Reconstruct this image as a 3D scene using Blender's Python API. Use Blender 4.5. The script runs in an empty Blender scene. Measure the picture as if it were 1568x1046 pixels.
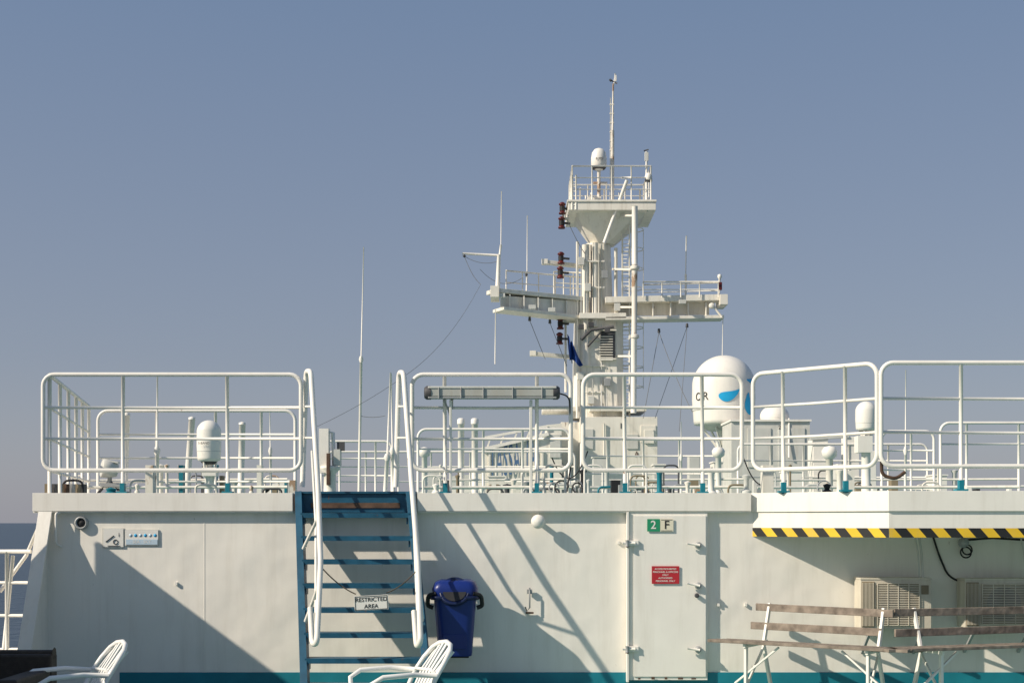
import bpy, math, random
from mathutils import Vector, Matrix
random.seed(7)
F=2025.0; EYE=1.85; CX=784; HY=799
def pt(px,py,D): return Vector(((px-CX)/F*D, D, EYE+(HY-py)/F*D))
def zz(py,D): return EYE+(HY-py)/F*D
def xx(px,D): return (px-CX)/F*D
scene=bpy.context.scene
# ---------------------------------------------------------------- materials
def mat(name,base,rough=.5,metal=0,var=.06,vscale=3,rust=0,rscale=6,streak=False,bump=0,bscale=2,rustcol=(.16,.065,.03),dirt=0,bdist=.02,spec=.4):
    m=bpy.data.materials.new(name); m.use_nodes=True
    nt=m.node_tree; N=nt.nodes; L=nt.links; b=N['Principled BSDF']
    b.inputs['Roughness'].default_value=rough; b.inputs['Metallic'].default_value=metal
    b.inputs['Specular IOR Level'].default_value=spec
    tc=N.new('ShaderNodeTexCoord')
    n=N.new('ShaderNodeTexNoise'); n.inputs['Scale'].default_value=vscale; n.inputs['Detail'].default_value=5
    L.new(tc.outputs['Object'],n.inputs['Vector'])
    r=N.new('ShaderNodeValToRGB'); c=Vector(base)
    r.color_ramp.elements[0].position=.3; r.color_ramp.elements[1].position=.7
    r.color_ramp.elements[0].color=(*(c*(1-var)),1); r.color_ramp.elements[1].color=(*[min(1,v) for v in c*(1+var)],1)
    L.new(n.outputs['Fac'],r.inputs['Fac']); col=r.outputs['Color']
    def over(col,scale,vec,lo,hi,rc,amt):
        n2=N.new('ShaderNodeTexNoise'); n2.inputs['Scale'].default_value=scale; n2.inputs['Detail'].default_value=7; n2.inputs['Roughness'].default_value=.65
        mp=N.new('ShaderNodeMapping'); mp.inputs['Scale'].default_value=vec; mp.inputs['Location'].default_value=(3.1,1.7,.4)
        L.new(tc.outputs['Object'],mp.inputs['Vector']); L.new(mp.outputs['Vector'],n2.inputs['Vector'])
        rr=N.new('ShaderNodeMapRange'); rr.inputs['From Min'].default_value=lo; rr.inputs['From Max'].default_value=hi; rr.inputs['To Max'].default_value=amt
        L.new(n2.outputs['Fac'],rr.inputs['Value'])
        mx=N.new('ShaderNodeMix'); mx.data_type='RGBA'; L.new(rr.outputs['Result'],mx.inputs['Factor'])
        L.new(col,mx.inputs[6]); mx.inputs[7].default_value=(*rc,1)
        return mx.outputs[2]
    if dirt: col=over(col,2.5,(3.5,3.5,.35),.5,.78,(.40,.34,.25),dirt)
    if rust:
        col=over(col,rscale,(1,1,.5) if not streak else (3,3,.4),.72-rust*.25,.76-rust*.25,rustcol,.85)
    L.new(col,b.inputs['Base Color'])
    if bump:
        n3=N.new('ShaderNodeTexNoise'); n3.inputs['Scale'].default_value=bscale; n3.inputs['Detail'].default_value=2
        L.new(tc.outputs['Object'],n3.inputs['Vector'])
        bp=N.new('ShaderNodeBump'); bp.inputs['Strength'].default_value=bump; bp.inputs['Distance'].default_value=bdist
        L.new(n3.outputs['Fac'],bp.inputs['Height']); L.new(bp.outputs['Normal'],b.inputs['Normal'])
    return m
WALL=mat('white_wall_paint',(.84,.80,.725),.6,var=.03,vscale=1.2,rust=.10,rscale=9,bump=.7,bscale=1.5,dirt=.20,bdist=.045)
WHITE=mat('white_paint',(.84,.805,.735),.5,var=.03,dirt=.22,rust=.10,rscale=8)
RAILW=mat('white_rail_paint',(.83,.80,.735),.45,var=.05,rust=.2,rscale=5,dirt=.18)
MASTW=mat('mast_paint',(.80,.765,.68),.5,var=.07,vscale=2,dirt=.5,rust=.16,rscale=3,streak=True)
RUSTY=mat('rusty_steel',(.10,.06,.04),.9,var=.5,vscale=8)
RUSTPOLE=mat('rusty_white_pole',(.74,.69,.61),.6,var=.08,rust=.66,rscale=2.6,rustcol=(.32,.18,.09))
TEAL=mat('teal_paint',(.01,.19,.25),.45,var=.15,rust=.1,rscale=7)
BLUE=mat('blue_stair_paint',(.012,.085,.15),.45,var=.25,vscale=7,rust=.22,rscale=8)
BIN=mat('blue_plastic',(.008,.025,.17),.35,var=.08)
DARKB=mat('dark_blue_plastic',(.006,.014,.06),.4)
BLACK=mat('black_rubber',(.018,.018,.02),.6,var=.2)
DGREY=mat('dark_grey',(.07,.07,.075),.6,var=.2)
GREY=mat('grey_metal',(.36,.37,.37),.45,metal=.2,var=.12,rust=.12)
LGREY=mat('light_grey_paint',(.60,.60,.56),.5,var=.08,dirt=.35)
BEIGE=mat('ac_beige',(.62,.57,.47),.5,var=.08,dirt=.5)
TAN=mat('ac_coil',(.25,.20,.13),.7,var=.25)
WOOD=mat('weathered_wood',(.225,.185,.15),.85,var=.45,vscale=9,bump=.4,bscale=14)
YEL=mat('yellow_paint',(.78,.50,.03),.5,var=.08,dirt=.3)
BLK=mat('black_paint',(.02,.02,.02),.5,var=.1)
GREEN=mat('green_sign',(.02,.27,.13),.4,var=.03)
RED=mat('red_sign',(.45,.025,.035),.4,var=.03)
SIGNW=mat('sign_white',(.78,.76,.71),.4,var=.02)
SIGNB=mat('sign_pale_blue',(.50,.62,.72),.4,var=.02)
CREAM=mat('sign_cream',(.75,.70,.55),.4,var=.02)
LBLUE=mat('logo_blue',(.02,.38,.70),.4,var=.02)
MBLUE=mat('letter_blue',(.09,.17,.31),.5,var=.2)
REDD=mat('lantern_red',(.10,.012,.012),.4,var=.3)
PLAST=mat('white_plastic',(.80,.79,.75),.35,var=.03,dirt=.1)
DOME=mat('radome_gelcoat',(.82,.79,.72),.35,var=.02,dirt=.15)
DECKM=mat('deck_paint',(.16,.30,.26),.7,var=.2,vscale=2,rust=.08)
UDECK=mat('upper_deck_paint',(.14,.28,.25),.7,var=.2,vscale=2,rust=.1)
FLAG=mat('flag_blue',(.01,.05,.24),.8)
ROPE=mat('rope',(.10,.08,.06),.9,var=.3)
WIRE=mat('rigging_wire',(.16,.16,.16),.6,var=.2)
GLASS=mat('tube_cover',(.42,.43,.40),.25,var=.1,dirt=.5)
WICK=mat('dark_wicker',(.035,.026,.02),.6,var=.3,vscale=20)
nt=WICK.node_tree; w=nt.nodes.new('ShaderNodeTexChecker'); w.inputs['Scale'].default_value=60
tcn=nt.nodes.new('ShaderNodeTexCoord'); nt.links.new(tcn.outputs['Object'],w.inputs['Vector'])
bp=nt.nodes.new('ShaderNodeBump'); bp.inputs['Distance'].default_value=.01; nt.links.new(w.outputs['Fac'],bp.inputs['Height'])
nt.links.new(bp.outputs['Normal'],nt.nodes['Principled BSDF'].inputs['Normal'])
# ---------------------------------------------------------------- builder
class B:
    def __init__(s,name): s.n=name; s.v=[]; s.f=[]; s.m=[]; s.s=[]; s.mats=[]
    def mi(s,m):
        if m not in s.mats: s.mats.append(m)
        return s.mats.index(m)
    def add(s,vs,fs,m,smooth=False):
        o=len(s.v); s.v+= [tuple(v) for v in vs]; k=s.mi(m)
        for f in fs: s.f.append([i+o for i in f]); s.m.append(k); s.s.append(smooth)
    def box(s,c,d,m,R=None):
        c=Vector(c); vs=[]
        for x in(-1,1):
            for y in(-1,1):
                for z in(-1,1):
                    p=Vector((x*d[0]/2,y*d[1]/2,z*d[2]/2))
                    if R: p=R@p
                    vs.append(c+p)
        s.add(vs,[(0,1,3,2),(4,6,7,5),(0,4,5,1),(2,3,7,6),(0,2,6,4),(1,5,7,3)],m)
    def bx(s,x0,x1,y0,y1,z0,z1,m): s.box(((x0+x1)/2,(y0+y1)/2,(z0+z1)/2),(abs(x1-x0),abs(y1-y0),abs(z1-z0)),m)
    def beam(s,a,b,w,h,m,up=(0,0,1),w2=None,h2=None):
        a=Vector(a);b=Vector(b);d=(b-a).normalized();u=Vector(up)
        r=d.cross(u)
        if r.length<1e-4: r=d.cross(Vector((0,1,0)))
        r.normalize(); u=r.cross(d).normalized(); vs=[]
        for p,ww,hh in((a,w,h),(b,w2 or w,h2 or h)):
            for sx,sz in((-1,-1),(1,-1),(1,1),(-1,1)): vs.append(p+r*sx*ww/2+u*sz*hh/2)
        s.add(vs,[(3,2,1,0),(4,5,6,7),(0,1,5,4),(1,2,6,5),(2,3,7,6),(3,0,4,7)],m)
    def tube(s,P,r,m,seg=8,closed=False,r2=None):
        P=[Vector(p) for p in P]; n=len(P); vs=[];fs=[]; prev=None
        for i,p in enumerate(P):
            if closed: t=(P[(i+1)%n]-P[i-1])
            else: t=(P[min(i+1,n-1)]-P[max(i-1,0)])
            t.normalize()
            if prev is None:
                a=Vector((0,0,1)) if abs(t.z)<.9 else Vector((0,1,0))
                u=t.cross(a).normalized()
            else:
                u=(prev-t*prev.dot(t)); u.normalize()
            prev=u; w=t.cross(u)
            rr=r if r2 is None else r+(r2-r)*i/(n-1)
            for k in range(seg):
                an=2*math.pi*k/seg; vs.append(p+u*math.cos(an)*rr+w*math.sin(an)*rr)
        m_=n if closed else n-1
        for i in range(m_):
            j=(i+1)%n
            for k in range(seg):
                l=(k+1)%seg; fs.append((i*seg+k,j*seg+k,j*seg+l,i*seg+l)[::-1])
        s.add(vs,fs,m,True)
        if not closed:
            o=len(s.v)-len(vs)
            s.f.append([o+k for k in range(seg)]); s.m.append(s.mi(m)); s.s.append(False)
            s.f.append([o+(n-1)*seg+k for k in range(seg)][::-1]); s.m.append(s.mi(m)); s.s.append(False)
    def lathe(s,c,prof,m,seg=32,ax=None):
        c=Vector(c);vs=[];fs=[]; R=ax.to_matrix() if ax else None
        for r,z in prof:
            for k in range(seg):
                a=2*math.pi*k/seg; p=Vector((r*math.cos(a),r*math.sin(a),z))
                if R: p=R@p
                vs.append(c+p)
        for i in range(len(prof)-1):
            for k in range(seg):
                l=(k+1)%seg; fs.append((i*seg+k,i*seg+l,(i+1)*seg+l,(i+1)*seg+k))
        s.add(vs,fs,m,True)
    def prism(s,poly,z0,z1,m):
        n=len(poly); vs=[(x,y,z0) for x,y in poly]+[(x,y,z1) for x,y in poly]
        s.add(vs,[tuple(range(n))[::-1],tuple(range(n,2*n))]+[(i,(i+1)%n,n+(i+1)%n,n+i) for i in range(n)],m)
    def xprism(s,poly,y0,y1,m):
        n=len(poly); vs=[(x,y0,z) for x,z in poly]+[(x,y1,z) for x,z in poly]
        s.add(vs,[tuple(range(n)),tuple(range(n,2*n))[::-1]]+[(i,n+i,n+(i+1)%n,(i+1)%n) for i in range(n)],m)
    def text(s,t,c,size,m,xd=(1,0,0),zd=(0,0,1),warp=None,sx=1,bold=.012,sp=1):
        cu=bpy.data.curves.new('t','FONT'); cu.body=t; cu.size=size; cu.align_x='CENTER'; cu.align_y='CENTER'; cu.offset=size*bold; cu.space_character=sp
        ob=bpy.data.objects.new('t',cu); bpy.context.collection.objects.link(ob)
        bpy.context.view_layer.update()
        me=bpy.data.meshes.new_from_object(ob)
        c=Vector(c);xd=Vector(xd).normalized();zd=Vector(zd).normalized()
        if warp: vs=[warp(v.co.x,v.co.y) for v in me.vertices]
        else: vs=[c+xd*v.co.x*sx+zd*v.co.y for v in me.vertices]
        s.add(vs,[tuple(p.vertices) for p in me.polygons],m)
        bpy.data.objects.remove(ob); bpy.data.meshes.remove(me)
    def done(s,bevel=0):
        me=bpy.data.meshes.new(s.n)
        me.from_pydata(s.v,[],s.f)
        for m in s.mats: me.materials.append(m)
        for p,k,sm in zip(me.polygons,s.m,s.s): p.material_index=k; p.use_smooth=sm
        me.update(); ob=bpy.data.objects.new(s.n,me)
        bpy.context.collection.objects.link(ob)
        if bevel:
            b=ob.modifiers.new('b','BEVEL'); b.width=bevel; b.segments=2; b.limit_method='ANGLE'; b.angle_limit=math.radians(50)
        return ob
def arc(c,u,v,r,a0,a1,n=6):
    c=Vector(c);u=Vector(u);v=Vector(v)
    return [c+u*math.cos(a)*r+v*math.sin(a)*r for a in [a0+(a1-a0)*i/n for i in range(n+1)]]
def sag(a,b,d,n=14):
    a=Vector(a);b=Vector(b)
    return [a.lerp(b,i/n)-Vector((0,0,d*4*(i/n)*(1-i/n))) for i in range(n+1)]
def bend(P,n=5):
    P=[Vector(p) for p in P]; out=[P[0]]
    for i in range(1,len(P)-1):
        a,b,c=P[i-1],P[i],P[i+1]; r=min(.09,(a-b).length*.45,(c-b).length*.45)
        p0=b+(a-b).normalized()*r;p2=b+(c-b).normalized()*r
        for j in range(n+1):
            t=j/n; out.append(p0*(1-t)**2+b*2*t*(1-t)+p2*t*t)
    out.append(P[-1]); return out
DZ=2.18
# ---------------------------------------------------------------- world, sun, camera
LV=Vector((2.1,1.0,-1.56)).normalized()
sun=bpy.data.lights.new('sun','SUN'); sun.energy=5.0; sun.angle=math.radians(.7); sun.color=(1,.89,.74)
so=bpy.data.objects.new('sun',sun); so.rotation_euler=LV.to_track_quat('-Z','Y').to_euler(); bpy.context.collection.objects.link(so)
wd=bpy.data.worlds.new('World'); scene.world=wd; wd.use_nodes=True
nt=wd.node_tree; bg=nt.nodes['Background']; sk=nt.nodes.new('ShaderNodeTexSky'); sk.sky_type='NISHITA'; sk.sun_disc=False
sk.sun_elevation=math.asin(-LV.z); sk.sun_rotation=math.atan2(-LV.x,-LV.y); sk.altitude=0; sk.air_density=1.0; sk.dust_density=1.6; sk.ozone_density=1.5
# sea haze: the clear-sky model blended with a painted haze colour ramp, paler toward the horizon
tc=nt.nodes.new('ShaderNodeTexCoord'); sp=nt.nodes.new('ShaderNodeSeparateXYZ'); nt.links.new(tc.outputs['Generated'],sp.inputs[0])
hr=nt.nodes.new('ShaderNodeValToRGB'); nt.links.new(sp.outputs['Z'],hr.inputs['Fac'])
e=hr.color_ramp.elements; e[0].position=0; e[0].color=(.345,.345,.395,1); e[1].position=.6; e[1].color=(.15,.225,.36,1)
x_=e.new(.12); x_.color=(.255,.285,.365,1); x_=e.new(.36); x_.color=(.175,.24,.365,1)
sc_=nt.nodes.new('ShaderNodeVectorMath'); sc_.operation='SCALE'; sc_.inputs['Scale'].default_value=9.4; nt.links.new(hr.outputs[0],sc_.inputs[0])
mx=nt.nodes.new('ShaderNodeMix'); mx.data_type='RGBA'; mx.inputs['Factor'].default_value=.76
nt.links.new(sk.outputs[0],mx.inputs[6]); nt.links.new(sc_.outputs[0],mx.inputs[7])
nt.links.new(mx.outputs[2],bg.inputs['Color']); bg.inputs['Strength'].default_value=.11
cam=bpy.data.cameras.new('camera'); co=bpy.data.objects.new('camera',cam); bpy.context.collection.objects.link(co)
co.location=(0,0,EYE); co.rotation_euler=(math.radians(90),0,0); cam.sensor_width=36; cam.lens=36*F/1568; cam.shift_y=276.5/1568
cam.clip_end=60000; scene.camera=co
scene.view_settings.view_transform='Standard'; scene.view_settings.look='None'; scene.view_settings.exposure=0
# ---------------------------------------------------------------- sea
m=bpy.data.materials.new('sea_water'); m.use_nodes=True; N=m.node_tree.nodes; b=N['Principled BSDF']
b.inputs['Base Color'].default_value=(.035,.055,.075,1); b.inputs['Roughness'].default_value=.35
n=N.new('ShaderNodeTexNoise'); n.inputs['Scale'].default_value=.25; n.inputs['Detail'].default_value=8
tc=N.new('ShaderNodeTexCoord'); bp=N.new('ShaderNodeBump'); bp.inputs['Strength'].default_value=1; bp.inputs['Distance'].default_value=1.5
m.node_tree.links.new(tc.outputs['Object'],n.inputs['Vector']); m.node_tree.links.new(n.outputs['Fac'],bp.inputs['Height']); m.node_tree.links.new(bp.outputs['Normal'],b.inputs['Normal'])
s=B('sea'); s.add([(-30000,-30000,-18),(30000,-30000,-18),(30000,30000,-18),(-30000,30000,-18)],[(0,1,2,3)],m); s.done()
# ---------------------------------------------------------------- ship hull + decks
s=B('lower_deck'); s.bx(-6.6,11,-12,15,-.12,0,DECKM); s.done()
s=B('ship_hull')
s.prism([(-6.5,-30),(10.9,-30),(10.9,30),(6,52),(2.2,58),(-2,52),(-6.5,30)],-18.5,-.13,WALL); s.done()
# ---------------------------------------------------------------- deckhouse
XL=xx(62,15)
s=B('deckhouse')
s.bx(XL,10.9,15,15.12,.15,DZ-.005,WALL)
s.bx(XL+.9,10.9,14.985,15.1,0,.15,TEAL)
s.bx(XL,XL+.9,14.99,15.1,0,.15,WALL)
s.bx(XL-.04,XL+.08,15.12,42,0,DZ-.005,WALL)
s.bx(10.75,10.9,15.12,42,0,DZ-.005,WALL)
s.prism([(XL,15.05),(10.9,15.05),(10.9,42),(XL,42)],DZ-.09,DZ-.006,UDECK)
xa,xb,xc=xx(450,15),xx(640,15),xx(1148,15)
for x0,x1 in((xx(54,15),xa),(xb,xc)):
    s.bx(x0,x1,14.91,15.03,1.975,DZ,WHITE)
    s.bx(x0,x1,14.93,14.998,1.955,1.973,WHITE)
s.bx(xa+.02,xb-.02,14.97,15.04,1.96,DZ-.01,BLUE)
s.bx(xa+.2,xb-.2,14.955,14.969,2.01,DZ-.11,RUSTY)
s.bx(xa+.02,xb-.02,14.94,15.2,DZ-.008,DZ+.018,BLUE)
XO=xx(1360,13.9)
s.prism([(xc,15.01),(XO,13.88),(10.9,13.88),(10.9,15.01)],1.967,DZ,WHITE)
def band(off,z0,z1,m,x_end=10.9,th=.03):
    d=Vector((XO-xc,13.88-15.0,0)).normalized(); nrm=Vector((d.y,-d.x,0))
    if nrm.y>0: nrm=-nrm
    a=Vector((xc,15.0,0))-nrm*off
    k=off*math.tan(math.atan2(1.12,XO-xc)/2)
    p=Vector((XO+k,13.88+off,0)); 
    s.prism([(a.x,a.y),(p.x,p.y),(x_end,13.88+off),(x_end,13.88+off+th),(p.x+.012,p.y+th),(a.x+.03,a.y)],z0,z1,m)
    return a,p
a,p=band(.025,1.69,1.966,WHITE)
def stripes(a,b,start,z0,z1):
    d=(b-a); Ltot=d.length; d.normalize(); nn=Vector((d.y,-d.x,0))
    if nn.y>0: nn=-nn
    sh=.085; x=-.13+start
    while x<Ltot:
        for j,(mm) in enumerate((YEL,BLK)):
            l0=x+j*.13; l1=l0+.13
            q=[(l0+sh,z0),(l1+sh,z0),(l1,z1),(l0,z1)]
            q=[(min(max(u,0),Ltot),z) for u,z in q]
            vs=[a+d*u+nn*.004+Vector((0,0,z)) for u,z in q]
            if (q[1][0]-q[0][0])+(q[2][0]-q[3][0])>.001: s.add(vs,[(0,1,2,3)],mm)
        x+=.26
stripes(a,p,0,1.69,1.788); stripes(p,Vector((10.9,p.y,0)),.05,1.69,1.788)
for x in (4.6,6.2,7.8,9.4): s.bx(x,x+.06,13.95,14.995,1.86,1.966,WALL)
s.beam(pt(72,768,14.97),pt(31,1040,14.25),.15,.03,WHITE,up=(0,1,0))
wx=XL+.07
s.add([(wx,15,DZ-.2),(wx,15,0),(wx,14.27,0),(wx+.012,15,DZ-.2),(wx+.012,15,0),(wx+.012,14.27,0)],[(0,1,2),(3,5,4),(0,2,5,3)],WALL)
for px in (313,1100,): s.bx(xx(px,15)-.006,xx(px,15)+.006,14.997,15.001,.15,1.95,WALL)
s.bx(xx(452,15),xx(452,15)+.01,14.9,14.91,1.98,DZ-.01,RUSTY)
s.done(bevel=.006)

s=B('unseen_shadow_screen')  # unseen plate, made up to cast the diagonal shadow on the left wall
s.bx(-5.93,-5.88,5.0,14.43,0,2.46,WALL)
for y in range(5,15): s.beam((-5.9,y-.6,0),(-5.9,y-.6,2.42),.08,.12,WHITE,up=(1,0,0))
s.tube([(-5.9,5.0,2.48),(-5.9,14.43,2.48)],.04,WHITE); s.done()
def rail_run(name,a,b,zs,posts,z0,r=.022,mtl=RAILW):
    s=B(name); a=Vector(a);b=Vector(b)
    for i,z in enumerate(zs): s.tube([a+Vector((0,0,z)),b+Vector((0,0,z))],r if i==0 else r*.75,mtl)
    for t in posts: p=a.lerp(b,t); s.tube([p+Vector((0,0,z0)),p+Vector((0,0,zs[0]))],r,mtl)
    return s
s=rail_run('ship_side_railing',(-6.5,14.9,0),(-5.42,14.9,0),[1.52,1.17,.80,.42],[0,.45,.75,],0,.024)
s.tube([pt(0,905,15.2),pt(40,850,15.2),pt(62,800,15.2)],.022,RAILW); s.tube([pt(4,1010,14.9),pt(20,850,14.9)],.022,RAILW)
s.done()
# ---------------------------------------------------------------- front guard rail frames
def frame(name,A,Bp,posts,ztop=3.53,zbot=2.44,mids=(3.155,2.80),r=.025,cr=.13,rr=.017):
    s=B(name); A=Vector((A[0],A[1],0)); Bp=Vector((Bp[0],Bp[1],0)); d=(Bp-A).normalized(); Z=Vector((0,0,1)); P=[]
    h=math.pi/2
    def corner(p,z,u,v,a0): return arc(p+Z*z,u,v,cr,a0,a0+h,6)
    P+=corner(Bp-d*cr,ztop-cr,d,Z,0); P+=corner(A+d*cr,ztop-cr,d,Z,h); P+=corner(A+d*cr,zbot+cr,d,Z,2*h); P+=corner(Bp-d*cr,zbot+cr,d,Z,3*h)
    s.tube(P,r,RAILW,10,closed=True)
    for z in mids: s.tube([A+Z*z,A.lerp(Bp,.5)+Z*(z-random.uniform(.0,.012)),Bp+Z*z],rr,RAILW)
    for t in posts:
        p=A.lerp(Bp,t); lean=Vector((random.uniform(-.012,.012),0,0))
        s.tube([p+Z*(DZ-.01),p+Z*ztop+lean],.022,RAILW)
        s.box(p+Z*(DZ+.05),(.05,.07,.13),TEAL)
        s.box(p+Z*(DZ+.01),(.12,.12,.02),TEAL)
    return s
def fpx(name,a,b,posts,D=15.06,Db=None,**k):
    Db=Db or D; return frame(name,(xx(a,D),D),(xx(b,Db),Db),[(q-a)/(b-a) for q in posts],**k)
s=fpx('deck_railing',66,461,(188,349)); 
A=Vector((xx(76,15.1),15.1,0)); Q=Vector((xx(136,19.2),19.2,0))
for z,r in((3.53,.024),(3.155,.017),(2.8,.017),(2.44,.02)): s.tube([A+Vector((0,0,z)),Q+Vector((0,0,z))],r,RAILW)
for t in (.0,.22,.42,.62,.8,1): p=A.lerp(Q,t); s.tube([p+Vector((0,0,DZ)),p+Vector((0,0,3.53))],.024,RAILW)
s.done()
fpx('deck_railing',631,874,(682,822)).done()
fpx('deck_railing',893,1136,(957,1076)).done()
a0=Vector((xx(1153,15.02),15.02)); b0=Vector((xx(1343,13.97),13.97))
frame('deck_railing',a0,b0,(.26,.76)).done()
frame('deck_railing',(xx(1349,13.95),13.95),(6.9,13.95),(.28,.8)).done()
frame('deck_railing',(7.0,13.95),(10.2,13.95),(.28,.8)).done()
def inner(a,b,D,posts,ztop=3.5,r=.025,zs=(3.15,2.8,2.45)):
    s=B('inner_railing'); x0,x1=xx(a,D),xx(b,D)
    P=[Vector((x0,D,DZ))]+arc((x0+.15,D,ztop-.15),(1,0,0),(0,0,1),.15,math.pi,math.pi/2)+arc((x1-.15,D,ztop-.15),(1,0,0),(0,0,1),.15,math.pi/2,0)+[Vector((x1,D,DZ))]
    s.tube(P,r,RAILW)
    for z in zs: s.tube([(x0,D,z),(x1,D,z)],r*.65,RAILW)
    for q in posts: s.tube([(xx(q,D),D,DZ),(xx(q,D),D,ztop)],r*.9,RAILW)
    s.done()
inner(150,452,19.6,(240,330,400)); inner(492,600,27,(520,550,575)); inner(640,872,23.5,(690,740,800))
inner(890,1100,26,(930,985,1040)); inner(1350,1430,24,(1395,)); inner(1440,1680,22,(1480,1560,1620))
inner(500,880,31,(560,610,660,720,760,820)); inner(1130,1420,28,(1180,1230,1300,1360))
for px,dy,t in((196,634,-2),(290,640,4),(374,648,-3)):
    s=B('mooring_post'); s.tube([pt(px-6,775,20.5),pt(px+t,dy,20.5)],.05,WHITE,10); s.lathe(pt(px+t,dy,20.5),[(.055,-.02),(.055,.01),(0,.03)],WHITE,12); s.done()
# ---------------------------------------------------------------- stairs
s=B('ship_stairs')
DB=13.72
tl=Vector((xx(459,15),14.98,DZ-.02)); bl=Vector((xx(468,DB),DB,0)); tr=Vector((xx(628,15),14.98,DZ-.02)); br=Vector((xx(658,DB),DB,0))
s.beam(tl,bl,.075,.16,BLUE,up=(0,1,0)); s.beam(tr,br,.075,.16,BLUE,up=(0,1,0))
for q in (bl,br): s.box(q+Vector((0,0,.01)),(.16,.26,.02),BLUE)
nT=8
for k in range(1,nT+1):
    z=DZ-.255*k+.015; t=(tl.z-z)/(tl.z-bl.z); a=tl.lerp(bl,t);c=tr.lerp(br,t)
    y=a.y
    s.bx(a.x+.02,c.x-.02,y-.09,y+.12,z-.008,z+.012,BLUE)
    s.bx(a.x+.02,c.x-.02,y-.098,y-.090,z-.04,z+.014,BLUE)
    s.bx(a.x+.02,c.x-.02,y+.112,y+.12,z-.04,z-.008,BLUE)
    for xk in (a.x+.05,c.x-.05): s.box((xk,y,z-.06),(.012,.14,.1),BLUE)
for sg in (0,1):
    if sg==0: W=[(463,745,15.2),(469,568,15.1),(476,568,14.85),(487,745,14.3),(491,860,13.87),(485,985,13.35),(478,985,13.5),(475,930,13.75)]; Mm=[(478,690,14.85),(484,800,14.5),(484,965,13.68)]
    else: W=[(606,745,15.2),(611,570,15.1),(618,570,14.85),(631,745,14.3),(640,860,13.87),(644,983,13.35),(638,990,13.5),(634,935,13.75)]; Mm=[(626,690,14.85),(634,800,14.5),(641,965,13.68)]
    s.tube(bend([pt(*q) for q in W]),.030,RAILW,10)
    s.tube([pt(*q) for q in Mm],.018,RAILW,8)
    for t,(px,py,D) in ((.30,(488,790,14.14) if sg==0 else (634,790,14.14)),(.66,(490,890,13.76) if sg==0 else (642,890,13.76))):
        base=(tl.lerp(bl,t) if sg==0 else tr.lerp(br,t)); s.tube([base,pt(px,py,D)],.018,RAILW)
    for py,(pa,pb),D2 in ((622,((464,480) if sg==0 else (609,622)),14.7),(670,((465,483) if sg==0 else (608,626)),14.54)):
        s.tube([pt(pa,py,15.18),pt(pb,py,D2)],.013,RAILW)
s.done(bevel=.003)
s=B('restricted_area_sign')
c0=pt(494,870,13.9); c1=pt(637,874,13.9); sl=pt(545,909,13.86); sr=pt(592,907,13.86)
s.tube(sag(c0,sl,.03),.007,ROPE,6); s.tube(sag(c1,sr,.03),.007,ROPE,6)
cc=pt(568.5,922,13.85); R=Matrix.Rotation(math.radians(-3),3,'Y')
s.box(cc,(.355,.012,.155),SIGNW,R); 
for t,dz in(('RESTRICTED',.033),('AREA',-.037)): s.text(t,cc+Vector((0,-.009,dz)),.060,BLK,xd=(1,0,.05))
for dz in(.069,-.069): s.box(cc+Vector((0,-.008,dz)),(.335,.003,.005),BLK,R)
for dx in(.167,-.167): s.box(cc+Vector((dx,-.008,dx*.05)),(.005,.003,.14),BLK,R)
s.done()
# ---------------------------------------------------------------- door
s=B('steel_door')
x0,x1=xx(963,14.95),xx(1083,14.95); z0,z1=.07,1.955
s.bx(x0,x1,14.93,14.997,z0,z1,WHITE)
s.bx(x0+.05,x1-.02,14.915,14.935,z0+.04,z1-.03,WHITE)
s.bx(x0-.03,x0-.004,14.90,14.99,z0-.02,z1+.01,WHITE)
for py in(831,993):
    p=pt(963,py,14.88); s.tube([p+Vector((-.07,0,0)),p+Vector((.07,0,0))],.014,WHITE); s.box(p+Vector((.05,.02,0)),(.12,.03,.06),WHITE); s.tube([p+Vector((-.02,-.01,-.035)),p+Vector((-.02,-.01,.035))],.02,GREY); s.tube([p+Vector((-.02,-.01,-.045)),p+Vector((-.02,-.01,-.035))],.018,RUSTY)
YQ=Vector((0,-1,0)).to_track_quat('Z','Y')
for py in(834,896,994):
    p=pt(1068,py,14.88); s.lathe(p+Vector((.01,.03,0)),[(0,.05),(.03,.05),(.04,.0),(.04,-.02)],GREY,16,YQ); s.tube([p+Vector((.02,-.03,0)),p+Vector((-.12,-.03,.02 if py!=896 else .03))],.013,WHITE)
p=pt(1067,911,14.9); s.lathe(p,[(0,.03),(.025,.03),(.027,0)],DGREY,16,YQ)
for k in range(5): s.bx(x0+.1+k*.15,x0+.1+k*.15+random.uniform(.02,.08),14.908,14.914,z0+.01,z0+.02+random.uniform(.005,.02),RUSTY)
s.done(bevel=.006)
def plate(name,a,b,c,d,m,D=14.905,th=.008):
    s=B(name); s.bx(xx(a,D),xx(c,D),D-th,D,zz(d,D),zz(b,D),m); return s
s=plate('deck_number_sign',991,794,1010.5,813,GREEN); s.text('2',pt(1000.5,803.5,14.894),.13,SIGNW); s.done()
s=plate('letter_sign',1011,794,1031,813,CREAM); s.text('F',pt(1021,803.5,14.894),.13,BLK); 
for y_ in(795,811.5): s.bx(xx(1012.5,14.894),xx(1029.5,14.894),14.895,14.896,zz(y_+.7,14.894),zz(y_,14.894),BLK)
s.done()
s=plate('red_warning_sign',998,866,1040,893,RED)
for i,t in enumerate(('ACCESS PROHIBITED','PERSONNEL & OFFICERS','ONLY','AUTHORISED','PERSONNEL ONLY')): s.text(t,pt(1019,870.5+i*4.6,14.894),.026,SIGNW)
s.done()
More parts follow.
